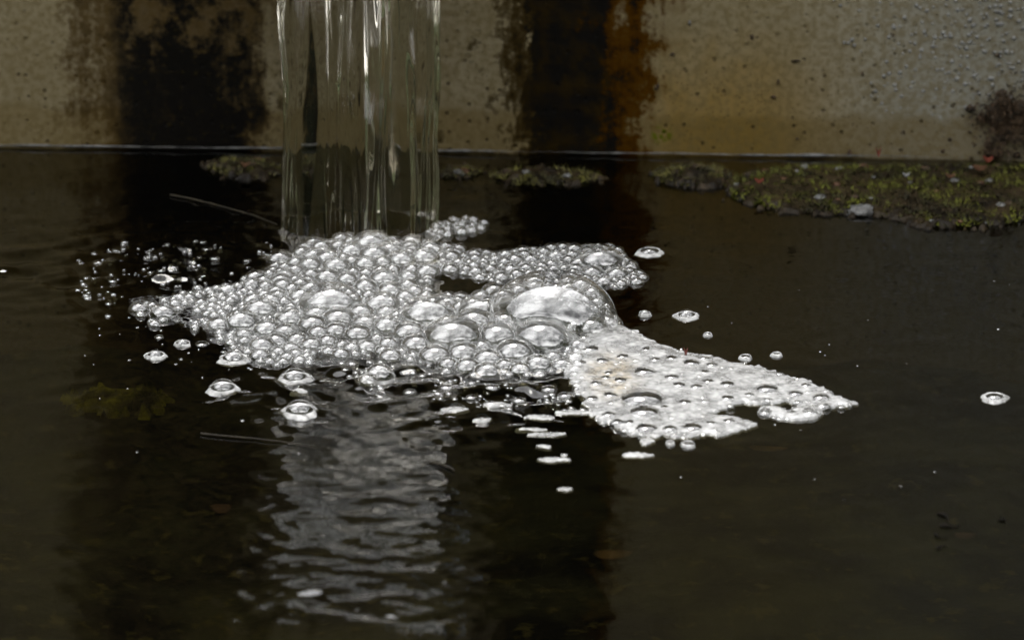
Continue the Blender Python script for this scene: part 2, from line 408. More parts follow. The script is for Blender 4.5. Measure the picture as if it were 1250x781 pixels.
# small pale beads on the right of the wall
def dome(c, r, nseg=8, nring=3, flat=1., axis='z'):
    V, F = [], []
    for i in range(nring+1):
        a = (i/nring)*math.pi/2
        for k in range(nseg):
            t = 2*math.pi*k/nseg; u, v, w = math.sin(a)*math.cos(t)*r, math.sin(a)*math.sin(t)*r, math.cos(a)*r*flat
            V.append((c[0]+u, c[1]+v, c[2]+w) if axis == 'z' else (c[0]+u, c[1]-w, c[2]+v))
    for i in range(nring):
        for k in range(nseg):
            F.append((i*nseg+k, (i+1)*nseg+k, (i+1)*nseg+(k+1) % nseg, i*nseg+(k+1) % nseg))
    return V, F
def merge(parts):
    V, F = [], []
    for v, f in parts:
        n = len(V); V += list(v); F += [tuple(i+n for i in q) for q in f]
    return V, F
dr_ = []
for k in range(520):
    px = rng.uniform(1010, 1290); py = rng.uniform(-40, 145)
    if rng.random() > np.clip((px-1030)/120, 0.06, 1)*np.clip((150-py)/60, 0, 1): continue
    x, z = PW(px, py)
    dr_.append(dome((x, -.0004, z), rng.uniform(.0004, .00105), 8, 3, .28, 'y'))
mesh_b = merge(dr_)
tag(mesh_obj('pale_beads', *mesh_b, M_BEAD, wall), kind='stuff')
def lump(c, sx, sy, sz, seed, ang=0., n=10, m=6):
    V, F = [], []; r = np.random.default_rng(seed); ca, sa = math.cos(ang), math.sin(ang)
    for i in range(m+1):
        a = math.pi*i/m
        for k in range(n):
            t = 2*math.pi*k/n; s = 1+.5*(r.random()-.5)
            u, v, w = math.sin(a)*math.cos(t)*sx*s, math.sin(a)*math.sin(t)*sy*s, math.cos(a)*sz*s
            V.append((c[0]+u*ca-w*sa, c[1]+v, c[2]+u*sa+w*ca))
    for i in range(m):
        for k in range(n): F.append((i*n+k, (i+1)*n+k, (i+1)*n+(k+1) % n, i*n+(k+1) % n))
    return V, F
for k, (px, py, w, h, an) in enumerate(((972, 74, 11, 2, .05), (918, 45, 4, 6, .2), (1053, 90, 2.5, 7, .2), (944, 118, 7, 4, -.4), (950, 100, 2.5, 7, 0), (802, 106, 5, 8, -.5), (821, 66, 6, 3, .4), (1090, 42, 7, 2, -.5), (1037, 186, 6, 7, 0), (842, 28, 3, 6, 0), (1218, 67, 6, 2.5, 0), (1103, 161, 4, 4, 0), (1151, 184, 5, 4, 0), (1160, 170, 3, 5, .5), (1184, 161, 4, 3, 0), (973, 169, 3, 3, 0))):
    x, z = PW(px, py); s = .00036/2*1.0
    mesh_obj('dirt_speck', *lump((x, -.0005, z), w*s, .0009, h*s, 60+k, an), M_PALE if k == 9 else M_DIRT, wall)

# ------------------------------------------------------------------ trees round the fountain, behind the camera
def tree(x, y, h, cr, seed, label):
    r = np.random.default_rng(seed)
    t = tag(empty('broadleaf_tree', (x, y, -.6)), label, 'tree', 'trees around the fountain')
    V, F = [], []
    for i in range(9):
        f = i/8; rr = .17*(1-.6*f)
        for k in range(10):
            a = k*math.pi/5; V.append((rr*math.cos(a)+.1*math.sin(f*3), rr*math.sin(a), f*h*.7))
    for i in range(8):
        for k in range(10): F.append((i*10+k, i*10+(k+1) % 10, i*10+10+(k+1) % 10, i*10+10+k))
    mesh_obj('trunk', V, F, M_BARK, t)
    n = 7000; d = r.normal(size=(n, 3)); d /= np.linalg.norm(d, axis=1)[:, None]
    rad = cr*r.random(n)**.45*(.75+.5*vnoise(d[:, 0]*3+d[:, 2], d[:, 1]*3, seed, 2))
    c = d*rad[:, None]; c[:, 2] = c[:, 2]*1.15 + h*.62
    c[:, 2] = np.maximum(c[:, 2], .3)
    a1 = r.normal(size=(n, 3)); a1 /= np.linalg.norm(a1, axis=1)[:, None]; a2 = np.cross(a1, r.normal(size=(n, 3))); a2 /= np.linalg.norm(a2, axis=1)[:, None]
    s = r.uniform(.09, .17, n)[:, None]
    V = np.stack([c-a1*s*1.2, c+a2*s*.55, c+a1*s*1.2, c-a2*s*.55], 1).reshape(-1, 3)
    mesh_obj('crown', V, [(4*i, 4*i+1, 4*i+2, 4*i+3) for i in range(n)], M_LEAF, t, smooth=False)
for k, (x, y, h, cr) in enumerate(((-1.6, -13, 6.2, 2.6), (5.0, -12, 5.6, 2.4), (-8.0, -10, 6.0, 2.6), (13.2, -3.2, 5.8, 2.4), (-13.6, -1.2, 6.0, 2.5))):
    tree(x, y, h, cr, 80+k, ('tall leafy tree straight behind the camera', 'leafy tree behind the camera to the right', 'leafy tree behind the camera to the left',
         'leafy tree standing off the right end of the trough', 'leafy tree standing off the left end of the trough')[k])

def added_hedge(x0, y0, x1, y1, h, seed, label):  # unseen hedges, added to keep low sky out of the stream
    r = np.random.default_rng(seed); L = math.hypot(x1-x0, y1-y0); a = math.atan2(y1-y0, x1-x0)
    t = tag(empty('added_hedge', ((x0+x1)/2, (y0+y1)/2, -.6)), label, 'added_hedge', 'added hedges around the fountain'); t.rotation_euler = (0, 0, a)
    V, F = [], []; n = 40
    for i in range(n+1):
        x = (i/n-.5)*L; hh = h*(.88+.2*r.random()); d = .5*(.8+.3*r.random())
        V += [(x, -d, 0), (x, -d*.9, hh*.9), (x, 0, hh), (x, d*.9, hh*.9), (x, d, 0)]
    for i in range(n):
        for k in range(4): F.append((i*5+k, i*5+k+1, i*5+k+6, i*5+k+5))
    mesh_obj('branch_mass', V, F, M_LEAF, t)
    m = 5000; c = np.stack([r.uniform(-.5, .5, m)*L, r.uniform(-.62, .62, m), r.random(m)*h*1.06], 1)
    a1 = r.normal(size=(m, 3)); a1 /= np.linalg.norm(a1, axis=1)[:, None]; a2 = np.cross(a1, r.normal(size=(m, 3))); a2 /= np.linalg.norm(a2, axis=1)[:, None]
    s_ = r.uniform(.04, .08, m)[:, None]
    V = np.stack([c-a1*s_*1.2, c+a2*s_*.6, c+a1*s_*1.2, c-a2*s_*.6], 1).reshape(-1, 3)
    tag(mesh_obj('leaves', V, [(4*i, 4*i+1, 4*i+2, 4*i+3) for i in range(m)], M_LEAF, t, smooth=False), kind='stuff')
added_hedge(-4.5, -4.2, 4.5, -4.4, 3.3, 95, 'long unseen screen of leaves behind the camera, added to block low sky')
added_hedge(-4.2, -4.4, -4.2, 3.0, 2.9, 96, 'unseen screen of leaves off the left end of the trough, added to block low sky')
added_hedge(4.2, 3.0, 4.2, -4.4, 2.9, 97, 'unseen screen of leaves off the right end of the trough, added to block low sky')

# ------------------------------------------------------------------ jet and spout
jet = tag(empty('water_jet', (JC[0], JC[1], 0)), 'clear broad stream of water falling into the foam in front of the wall', 'water jet')
JH = SPZ+.018; back = WO[1]+(JC[0]-WO[0])*math.tan(WYAW)-JC[1]      # the water shoots from a lip in the wall and arcs down
nt, nz_ = 720, 170
tt = np.linspace(1.04, .0, nz_); th = np.linspace(0, 2*math.pi, nt, endpoint=False)
TH, TT = np.meshgrid(th, tt)
ZZ = JH*(1-TT**2); YY = back*(1-TT)
tl_ = np.hypot(back, 2*JH*TT); NY, NZ = -2*JH*TT/tl_, back/tl_
hw = (P(533, 274)[0]-P(343, 274)[0])/2*.965
grow = 1+.10*np.clip(ZZ/SPZ, 0, 1)**1.5
ridge = np.zeros_like(TH)
for k in range(150):
    fine = k >= 40
    t0 = rng.uniform(0, 2*math.pi); wdt = rng.uniform(.018, .055) if fine else rng.uniform(.06, .17); a = rng.normal(0, .0007 if fine else .0023)
    ctr = t0 + .04*np.sin(ZZ*rng.uniform(20, 60)+rng.uniform(0, 6)) + .25*(ZZ-.05)*rng.uniform(-1, 1)
    dd_ = np.angle(np.exp(1j*(TH-ctr)))
    ridge += a*np.exp(-(dd_/wdt)**2)*(.75+.5*np.sin(ZZ*rng.uniform(15, 60)+rng.uniform(0, 6)))
low = .0010*(vnoise(TH*6, ZZ*30, 31, 1.0)-.5) + .0016*(vnoise(TH*2.2, ZZ*46+5, 33, 1.0)-.5)
brk = np.clip((ZZ-.085)/.06, 0, 1)                      # the stream leaves the spout lumpy and smooths out as it falls
low += brk*(.0016*(vnoise(TH*9, ZZ*130, 35, 1.0)-.5) + .0010*(vnoise(TH*18, ZZ*260, 36, 1.0)-.5))
JX = -.007*np.clip((ZZ-.09)/.09, 0, 1) + hw*grow*np.cos(TH) + (ridge+low)*np.cos(TH)
JY = (.0165*grow)*np.sign(np.sin(TH))*np.abs(np.sin(TH))**.75 + (ridge+low)*np.sin(TH)*1.2
jv = np.stack([JX, YY-JY*NY, ZZ-JY*NZ], -1).reshape(-1, 3)
ji = np.arange(nt*nz_).reshape(nz_, nt); jn = np.roll(ji, -1, 1)
jf = np.stack([ji[:-1], jn[:-1], jn[1:], ji[1:]], -1).reshape(-1, 4).tolist()
jf += [tuple(int(i) for i in ji[0][::-1]), tuple(int(i) for i in ji[-1])]
M_JET = mat_jet(SPZ)
mesh_obj('stream', jv, jf, M_JET, jet)
sp_ = tag(empty('spout', (JC[0], JC[1]+back, JH)), 'short grey steel lip in the wall from which the stream springs', 'spout')
sw = hw*1.13
v, f = boxes([(-sw, sw, -.018, .02, -.017, -.014)]); mesh_obj('lip_floor', v, f, M_STEEL, sp_, False)
for s_ in (-1, 1):
    v, f = boxes([(s_*(sw+.0015)-.0013, s_*(sw+.0015)+.0013, -.018, .02, -.019, .016)]); mesh_obj('lip_side', v, f, M_STEEL, sp_, False)

# ------------------------------------------------------------------ foam
def sstep(v, a, b_): t = np.clip((v-a)/(b_-a), 0, 1); return t*t*(3-2*t)
MAIN = [(142, 366), (200, 360), (255, 350), (300, 340), (335, 330), (352, 316), (376, 303), (402, 291), (450, 286), (500, 291), (526, 300), (531, 322), (518, 343), (500, 352),
        (540, 360), (612, 360), (618, 352), (660, 345), (720, 350), (748, 376), (757, 398), (722, 410), (704, 420), (698, 450), (640, 459), (560, 457), (520, 448), (485, 436), (440, 434), (405, 432), (372, 442), (330, 442), (292, 430), (268, 416), (232, 402), (190, 392), (150, 382)]
REAR = [(528, 306), (600, 306), (680, 300), (745, 300), (766, 316), (786, 340), (780, 352), (740, 353), (690, 356), (640, 350), (590, 341), (535, 334)]
TONGUE = [(748, 392), (772, 404), (800, 420), (840, 431), (880, 438), (940, 452), (990, 468), (1045, 493), (1020, 500), (985, 493), (940, 493), (905, 494), (880, 498), (864, 504), (884, 508), (905, 511), (924, 517), (880, 530), (840, 534), (780, 532), (735, 516), (716, 496), (702, 476), (690, 455), (698, 430), (722, 408)]
CLUSTER = [(519, 278), (535, 268), (575, 268), (592, 278), (575, 288), (540, 294), (522, 290)]
def hmain(px, py):                            # how high the raft is banked up, metres
    return .0045*np.exp(-(((px-440)/70)**2+((py-325)/26)**2)) + .003*np.exp(-(((px-560)/150)**2+((py-395)/30)**2)) + .003*np.exp(-(((px-380)/110)**2+((py-385)/28)**2))
def hflat(px, py): return 0*px
def make_dirs(ns, nr, amax):
    D = [(0, 0, 1)]
    for i in range(1, nr+1):
        a = amax*i/nr
        for k in range(ns):
            t = 2*math.pi*(k+.5*(i % 2))/ns; D.append((math.sin(a)*math.cos(t), math.sin(a)*math.sin(t), math.cos(a)))
    F = [(0, 1+k, 1+(k+1) % ns) for k in range(ns)]
    for i in range(nr-1):
        b0, b1 = 1+i*ns, 1+(i+1)*ns
        for k in range(ns):
            k2 = (k+1) % ns
            F.append((b0+k, b1+k, b1+k2, b0+k2))
    return np.array(D), F
DIRS_L = make_dirs(44, 16, R_(94)); DIRS_M = make_dirs(28, 10, R_(94)); DIRS_S = make_dirs(12, 4, R_(94))

def pack(hand, poly, hfun, sizes, overlap=.86, tries=4000, seed=1, jitter_mask=None, grow_hand=1.02, jit_=1.):
    """hand: (px,py,width px) of domes as seen; then random fill. returns array x,y,z,R"""
    r = np.random.default_rng(seed); B = []
    for (px, py, w) in hand:
        R = w/2*MM*grow_hand; yb = py + .34*w/2
        h = float(hfun(np.array(px), np.array(yb))); p = P(px, yb, h); B.append((p[0], p[1], h, R))
    B = np.array(B).reshape(-1, 4); nh = len(B)
    xs = [p[0] for p in poly]; ys = [p[1] for p in poly]
    for (rad, jit, n) in sizes:
        px = r.uniform(min(xs), max(xs), n); py = r.uniform(min(ys), max(ys), n)
        ok = inpoly(px+22*jit_*(vnoise(px, py, 61, .06)-.5), py+12*jit_*(vnoise(px, py, 62, .06)-.5), poly)
        if jitter_mask is not None: ok &= r.random(n) < jitter_mask(px, py, rad)
        px, py = px[ok], py[ok]
        hh = hfun(px, py)
        new = []
        for a, b_, h in zip(px, py, hh):
            R = rad*MM*r.uniform(1-jit, 1+jit); p = P(a, b_, h)
            d = np.hypot(B[:, 0]-p[0], B[:, 1]-p[1]) if len(B) else np.array([9.])
            if len(B) and np.any(d < np.where(np.arange(len(B)) < nh, max(overlap, .78), overlap)*(B[:, 3]+R)): continue
            B = np.vstack([B, (p[0], p[1], h, R)])
    return B

RIM = {}
def bubble_mesh(i, B, dirs, flat, gap=.00012):
    x, y, z, R = B[i]; D, F = dirs
    rad = np.full(len(D), R)
    dx, dy = B[:, 0]-x, B[:, 1]-y; dist = np.hypot(dx, dy)
    for j in np.nonzero((dist < B[:, 3]+R) & (dist > 1e-6))[0]:
        dc = (dist[j]**2+R*R-B[j, 3]**2)/(2*dist[j])
        dc = max(dc, .2*R)-gap
        n = np.array([dx[j], dy[j], (B[j, 2]-z)])/max(math.sqrt(dx[j]**2+dy[j]**2+(B[j, 2]-z)**2), 1e-6)
        un = D@n
        m = un > 1e-3
        rad[m] = np.minimum(rad[m], dc/un[m])
    cl = (R-rad)/R
    RIM['v'] = np.where(cl > .004, np.exp(-(cl/.045)**2), 0)*(D[:, 2] > .05)
    V = D*rad[:, None]
    V[:, 2] *= flat
    last = D[:, 2] < 0
    V[last, 2] = -z-.0008
    return V, F

def foam_thing(name, label, B, flat, limit=300, min_px=9., big_px=40., mat=M_BUB, group=None, tinymat=M_TINY):
    c = B[:, :2].mean(0)
    root = tag(empty(name, (c[0], c[1], 0)), label, 'foam', group)
    order = np.argsort(-B[:, 3]); small = []
    for rank, i in enumerate(order):
        wpx = 2*B[i, 3]/MM
        if rank < limit and wpx >= min_px:
            V, F = bubble_mesh(i, B, DIRS_L if wpx > 24 else DIRS_M, flat)
            o = mesh_obj('bubble', V, F, M_BIG if wpx > big_px else mat, root)
            at = o.data.attributes.new('rim', 'FLOAT', 'POINT'); at.data.foreach_set('value', RIM['v'].astype(np.float32))
            o.location = (B[i, 0]-c[0], B[i, 1]-c[1], B[i, 2])
        else:
            V, F = bubble_mesh(i, B, DIRS_S, flat)
            small.append((V + np.array([B[i, 0]-c[0], B[i, 1]-c[1], B[i, 2]]), F))
    if small:
        V, F = merge([(v.tolist(), f) for v, f in small])
        tag(mesh_obj('fine_bubbles', V, F, tinymat, root), kind='stuff')
    return root, c

HAND_MAIN = [(466, 368, 36), (523, 379, 54), (587, 377, 46), (674, 372, 118), (554, 407, 60), (608, 408, 45), (661, 409, 60), (579, 390, 40), (617, 391, 34), (545, 391, 22), (473, 396, 30), (500, 404, 34), (523, 402, 22), (474, 418, 20), (509, 418, 30), (532, 432, 34), (565, 429, 34), (595, 436, 30), (628, 427, 38), (657, 443, 30), (571, 446, 26), (547, 443, 20), (616, 445, 20), (635, 450, 22), (588, 422, 22), (686, 445, 22),
    (404, 366, 62), (411, 322, 28), (400, 336, 26), (446, 320, 24), (469, 338, 30), (424, 339, 22), (490, 315, 30), (518, 312, 32), (457, 308, 32), (430, 304, 28), (453, 294, 40), (499, 336, 20), (446, 348, 24), (387, 382, 28), (414, 387, 34), (440, 380, 28), (353, 387, 28), (382, 394, 30), (410, 402, 24), (437, 406, 28), (348, 404, 26), (389, 404, 22), (446, 393, 28), (379, 351, 26), (318, 375, 34), (200, 380, 28), (268, 395, 26), (295, 390, 36), (327, 400, 30), (320, 420, 26), (170, 375, 20), (337, 415, 24), (363, 413, 22), (380, 419, 22), (400, 415, 20),
    (741, 393, 30), (701, 398, 24), (722, 398, 34), (690, 412, 24)]
HAND_REAR = [(733, 311, 62), (723, 329, 30), (753, 331, 32), (737, 341, 25), (758, 344, 18), (777, 342, 20), (707, 318, 28), (679, 309, 28), (599, 326, 20), (648, 314, 24), (660, 328, 20), (560, 318, 20), (580, 313, 18), (625, 322, 18)]
HAND_TONGUE = [(784, 479, 54), (786, 498, 38), (789, 519, 27), (768, 514, 15), (753, 513, 18), (818, 521, 20), (845, 519, 25), (890, 512, 16), (936, 471, 29), (971, 478, 20), (1005, 493, 19), (1002, 482, 22), (787, 450, 28), (720, 423, 26), (888, 484, 18), (888, 467, 20), (757, 462, 18), (974, 489, 13), (868, 515, 14), (735, 438, 18), (708, 441, 18), (760, 433, 18), (820, 458, 20), (850, 470, 18), (915, 480, 14), (745, 480, 20), (728, 466, 18), (722, 484, 18), (800, 437, 16), (836, 489, 18)]
def mk_main(px, py, rad):                     # bigger bubbles gather in the right and middle of the raft
    big = sstep(px, 260, 400)
    return np.where(rad > 8, big, 1.0)*np.where(px < 330, np.clip(sstep(px, 120, 330)*1.6*sstep(vnoise(px, py, 15, .07), .2, .6)+.9*sstep(px, 240, 330), 0, 1), 1.)
def ex_tongue(px, py, rad): return np.ones_like(px)
SZ = [(16, .2, 700), (12.5, .2, 1600), (9.5, .2, 3000), (7.5, .2, 3500), (5.8, .2, 2500), (4, .2, 900), (2.6, .25, 1500)]
BM = pack(HAND_MAIN, MAIN, hmain, SZ, .60, seed=2, jitter_mask=mk_main, grow_hand=1.36)
mroot, mc = foam_thing('foam_raft', 'large raft of clear round bubbles piled in front of the falling stream', BM, .76)
BR = pack(HAND_REAR, REAR, hflat, [(11, .25, 300), (8.5, .25, 800), (6.2, .25, 1500), (4.6, .25, 1500), (3.2, .25, 1200)], .64, seed=3,
          jitter_mask=lambda px, py, rad: np.where((py > 332+10*np.sin(px*.05)) & (px < 690), .25, 1.))
rroot, rc = foam_thing('foam_strip', 'grey arm of bubbles lying behind the raft, right of the stream', BR, .72)
BC = pack([], CLUSTER, hflat, [(8, .2, 60), (6, .2, 200), (4.4, .2, 500)], .78, seed=4)
foam_thing('foam_cluster', 'small tight cluster of bubbles at the right foot of the stream', BC, 1.0)
# the tongue: a white microfoam sheet with bubbles in it
def foam_sheet(poly, cx, cy_, step, hmax, seed, edge=.004, wob=.002, holes=None, rel=.0006):
    wp = wpoly(poly); xs = [p[0] for p in wp]; ys = [p[1] for p in wp]
    gx_ = np.arange(min(xs)-.004, max(xs)+.004, step); gy_ = np.arange(min(ys)-.004, max(ys)+.004, step)
    GX, GY = np.meshgrid(gx_, gy_)
    QX = GX+wob*(vnoise(GX, GY, seed, 260)-.5)+wob*(vnoise(GX, GY, seed+1, 700)-.5); QY = GY+1.6*wob*(vnoise(GX, GY, seed+2, 260)-.5)+wob*(vnoise(GX, GY, seed+3, 700)-.5)
    ins = inpoly(QX, QY, wp); ed = edge_dist(QX, QY, wp)
    Z = hmax*np.sqrt(np.clip(ed/edge, 0, 1))*(.55+.9*vnoise(GX, GY, seed+4, 160)) + rel*vnoise(GX, GY, seed+5, 600)
    Z = np.where(ins, Z+.0003, -.0008)
    if holes is not None:
        for hx_, hy_, _, hr in holes:
            if hr > 6*MM: ins &= np.hypot(GX-hx_, GY-hy_) > hr*.9
    gi = np.arange(GX.size).reshape(GX.shape)
    keep = ins[:-1, :-1] | ins[:-1, 1:] | ins[1:, 1:] | ins[1:, :-1]
    f = np.stack([gi[:-1, :-1], gi[:-1, 1:], gi[1:, 1:], gi[1:, :-1]], -1)[keep]
    used, inv = np.unique(f, return_inverse=True)
    V = np.stack([GX-cx, GY-cy_, Z], -1).reshape(-1, 3)[used]
    return V, inv.reshape(-1, 4).tolist()
def shrink(poly, f): 
    c = np.mean(poly, 0); return [tuple(c+(np.array(p)-c)*f) for p in poly]
mesh_obj('froth_bed', *foam_sheet(shrink(MAIN, .95), mc[0], mc[1], .001, .0005, 71, .006, .004, rel=.0001), M_BED, mroot)
mesh_obj('froth_bed', *foam_sheet(shrink(REAR, .93), rc[0], rc[1], .001, .0004, 74, .005, .004, rel=.0001), M_BED2, rroot)
BT = pack(HAND_TONGUE, TONGUE, lambda px, py: .0007+0*px, [(10, .2, 40), (7, .25, 60), (5, .25, 100), (3.5, .25, 200), (2.4, .25, 250)], 1.0, seed=5, jit_=0.)
troot, tc = foam_thing('foam_tongue', 'dense white foam tongue trailing to the right of the raft', BT, .42, mat=M_BUB, min_px=8)
mesh_obj('foam_sheet', *foam_sheet(TONGUE, tc[0], tc[1], .0007,   .0009, 51, .006, .0026, holes=BT, rel=.00018), M_FOAM, troot)
SAT = [(925, 499), (945, 497), (960, 502), (985, 497), (1008, 500), (1000, 510), (975, 514), (955, 512), (940, 506), (925, 504)]
BS = pack([(989, 502, 22), (966, 504, 14), (934, 502, 18)], SAT, hflat, [(4, .3, 100), (2.5, .3, 500), (1.6, .3, 700)], .86, seed=6)
sroot, sc_ = foam_thing('foam_patch', 'small white foam patch lying just below the tip of the tongue', BS, .5, mat=M_TINY, min_px=8)
mesh_obj('foam_sheet', *foam_sheet(SAT, sc_[0], sc_[1], .0006, .0010, 57, .003, .001, BS), M_FOAM, sroot)
# loose scatter left of the stream
LEFT = [(96, 312), (165, 292), (250, 296), (330, 298), (348, 318), (330, 330), (290, 342), (230, 352), (160, 360), (130, 384), (200, 404), (262, 424), (300, 446), (220, 432), (150, 410), (100, 375), (90, 335)]
BL = pack([(218, 357, 18), (136, 315, 16), (120, 318, 14), (262, 313, 14), (273, 348, 18), (320, 312, 14)], LEFT, hflat, [(7, .3, 70), (5, .3, 220), (3.2, .3, 600), (1.9, .3, 1200)], 1.0, seed=8,
          jitter_mask=lambda px, py, rad: np.clip(vnoise(px, py, 12, .09)*2.4-.95, 0.03, 1)*np.where(py > 375, .35, .8))
foam_thing('bubble_scatter', 'loose scatter of small flat bubbles on rippled water left of the stream', BL, .38)
# flat shreds of film in front of the raft
FRONT = [(400, 440), (480, 440), (560, 462), (690, 462), (712, 492), (730, 508), (640, 498), (560, 492), (480, 478), (420, 462)]
BF = pack([(500, 476, 16), (545, 470, 18), (600, 470, 20), (640, 466, 18), (670, 472, 20), (575, 483, 14), (690, 480, 18)], FRONT, hflat, [(7, .3, 40), (4.5, .3, 200), (2.6, .3, 500), (1.6, .3, 400)], .95, seed=9,
          jitter_mask=lambda px, py, rad: np.clip(vnoise(px, py, 13, .06)*2.2-.55, 0, 1)*.9)
foam_thing('bubble_fringe', 'ragged fringe of flat bubbles along the near edge of the raft', BF, .42)

# ------------------------------------------------------------------ lone bubbles and flat white flecks
def lone(px, py, w, label, skirt=1.38, flat=.8, name='floating_bubble', twin=None, group=None):
    R = w/2*MM; p = P(px, py + .2*w/2)
    B = [(p[0], p[1], 0, R)]
    if twin:
        t = P(twin[0], twin[1]+.2*twin[2]/2); B.append((t[0], t[1], 0, twin[2]/2*MM))
    B = np.array(B)
    root = tag(empty(name, (p[0], p[1], 0)), label, 'bubble', group)
    for i in range(len(B)):
        V, F = bubble_mesh(i, B, DIRS_L if w > 20 else DIRS_M, flat)
        o = mesh_obj('dome', V, F, M_BUB, root); o.location = (B[i, 0]-p[0], B[i, 1]-p[1], 0)
    if skirt > 1:
        n = 40; V, F = [], []; ph = rng.uniform(0, 6, 3)
        for j, (s, z) in enumerate(((.93, .0008), (1.0, .0011), (skirt*.86, .0007), (skirt, -.0003))):
            for k in range(n):
                a = 2*math.pi*k/n; rr = R*s*(1+(.07*math.sin(2*a+ph[0])+.07*math.sin(3*a+ph[1])+.05*math.sin(7*a+ph[2])+.04*math.sin(13*a+ph[0]))*(j/3))
                V.append((rr*math.cos(a), rr*math.sin(a), z))
        for j in range(3):
            for k in range(n): F.append((j*n+k, (j+1)*n+k, (j+1)*n+(k+1) % n, j*n+(k+1) % n))
        mesh_obj('skirt', V, F, M_FOAM, root)
    return root
lone(272, 472, 30, 'flat bubble with white skirt, lower left of the raft above the sunken weed')
lone(366, 499, 34, 'flat white-skirted bubble floating lowest of the left-hand bubbles')
lone(360, 459, 30, 'glassy domed bubble with white skirt under the left half of the raft')
lone(463, 458, 38, 'glassy twin bubble floating just below the middle of the raft', skirt=1.15, twin=(449, 466, 26), flat=.95)
lone(190, 433, 20, 'small flat bubble floating alone at far left below the raft')
lone(223, 419, 18, 'small round bubble just left of and below the raft tip', 1.2)
lone(285, 436, 28, 'squat bubble with frayed skirt touching the lower left raft edge', 1.5)
lone(793, 306, 26, 'flat white-rimmed bubble on dark water right of the grey foam strip', 1.5, .6)
lone(838, 384, 22, 'white-rimmed bubble on dark water above the foam tongue', 1.5, .8)
lone(787, 383, 14, 'small glassy bubble between the grey foam strip and the tongue', 1.2, .9)
lone(864, 409, 9, 'tiny bubble just above the upper edge of the tongue', 1.4)
lone(910, 436, 12, 'tiny flat bubble above the tongue, left of a pair', 1.5, .6)
lone(948, 433, 10, 'tiny flat bubble above the tongue, right of a pair', 1.5, .6)
lone(1214, 484, 22, 'flat white bubble floating alone at the far right edge', 1.6, .5)
lone(840, 542, 14, 'thin ring bubble just below the lower lobe of the tongue', 1.3, .4)
lone(818, 541, 9, 'small ring bubble left of another below the tongue', 1.3, .4)
def fleck(px, py, w, h, label, seed, name='white_fleck', group='flat foam flecks'):
    r = np.random.default_rng(seed); pts = []
    n = 16; ph = r.uniform(0, 6, 3)
    for k in range(n):
        a = 2*math.pi*k/n; s = 1+.12*math.sin(2*a+ph[0])+.10*math.sin(3*a+ph[1])+.06*math.sin(6*a+ph[2])
        pts.append((px+w/2*s*math.cos(a), py+h/2*s*math.sin(a)*(.45+.55*abs(math.sin(a))) + .08*h*math.sin(3*a+ph[1])))
    c = P(px, py); V, F = foam_sheet(pts, c[0], c[1], .0005, .00012, seed, .002, .0008, rel=.00008)
    o = mesh_obj(name, V, F, M_FOAM); o.location = (c[0], c[1], 0); tag(o, label, 'foam', group)
fleck(675, 561, 44, 5, 'longest white fleck alone on dark water below the raft', 101)  # flat white streaks laid on the water below the fringe
fleck(670, 530, 46, 4, 'thin white streak below the fringe, above the longest fleck', 102)
fleck(645, 524, 34, 4, 'thin white streak left of another below the fringe', 103)
fleck(664, 545, 24, 3, 'short thin white streak between two longer ones below the raft', 104)
fleck(690, 555, 10, 2.5, 'tiny white streak just right above the longest fleck', 105)
fleck(778, 555, 40, 6, 'white foam fleck on dark water below the lobe of the tongue', 106)
fleck(790, 538, 22, 7, 'short foam fleck tucked under the lobe of the tongue', 107)
fleck(690, 597, 22, 4, 'faint lowest foam fleck on the dark stain reflection', 108)
fleck(590, 512, 22, 4, 'short foam fleck below the middle of the fringe', 109)
fleck(556, 500, 40, 5, 'curved foam streak along the lower edge of the fringe', 110)
fleck(606, 494, 34, 6, 'pale foam streak in the fringe, right of a curved one', 111)
fleck(660, 509, 36, 6, 'broad pale foam streak at the right end of the fringe', 112)
fleck(700, 503, 46, 5, 'foam streak running into the left edge of the tongue', 113)
fleck(365, 478, 22, 6, 'small fleck just below the glassy domed bubble', 114)
# pinprick bubbles drifting on the open water
tiny = []
for k in range(78):
    if k < 34: px, py = rng.normal(190, 60), rng.normal(410, 45)
    elif k < 50: px, py = rng.normal(300, 70), rng.normal(480, 35)
    else: px, py = rng.uniform(780, 1240), rng.uniform(330, 620)
    if inpoly(np.array([px]), np.array([py]), MAIN)[0] or inpoly(np.array([px]), np.array([py]), TONGUE)[0] or py < 300: continue
    p = P(px, py); tiny.append(dome((p[0], p[1], 0), rng.uniform(.00022, .0006) if k > 50 else rng.uniform(.0003, .0008), 8, 3, .4))
o = mesh_obj('drifting_bubbles', *merge(tiny), M_TINY); tag(o, 'pinprick bubbles scattered over the dark open water', 'bubbles', kind='stuff')

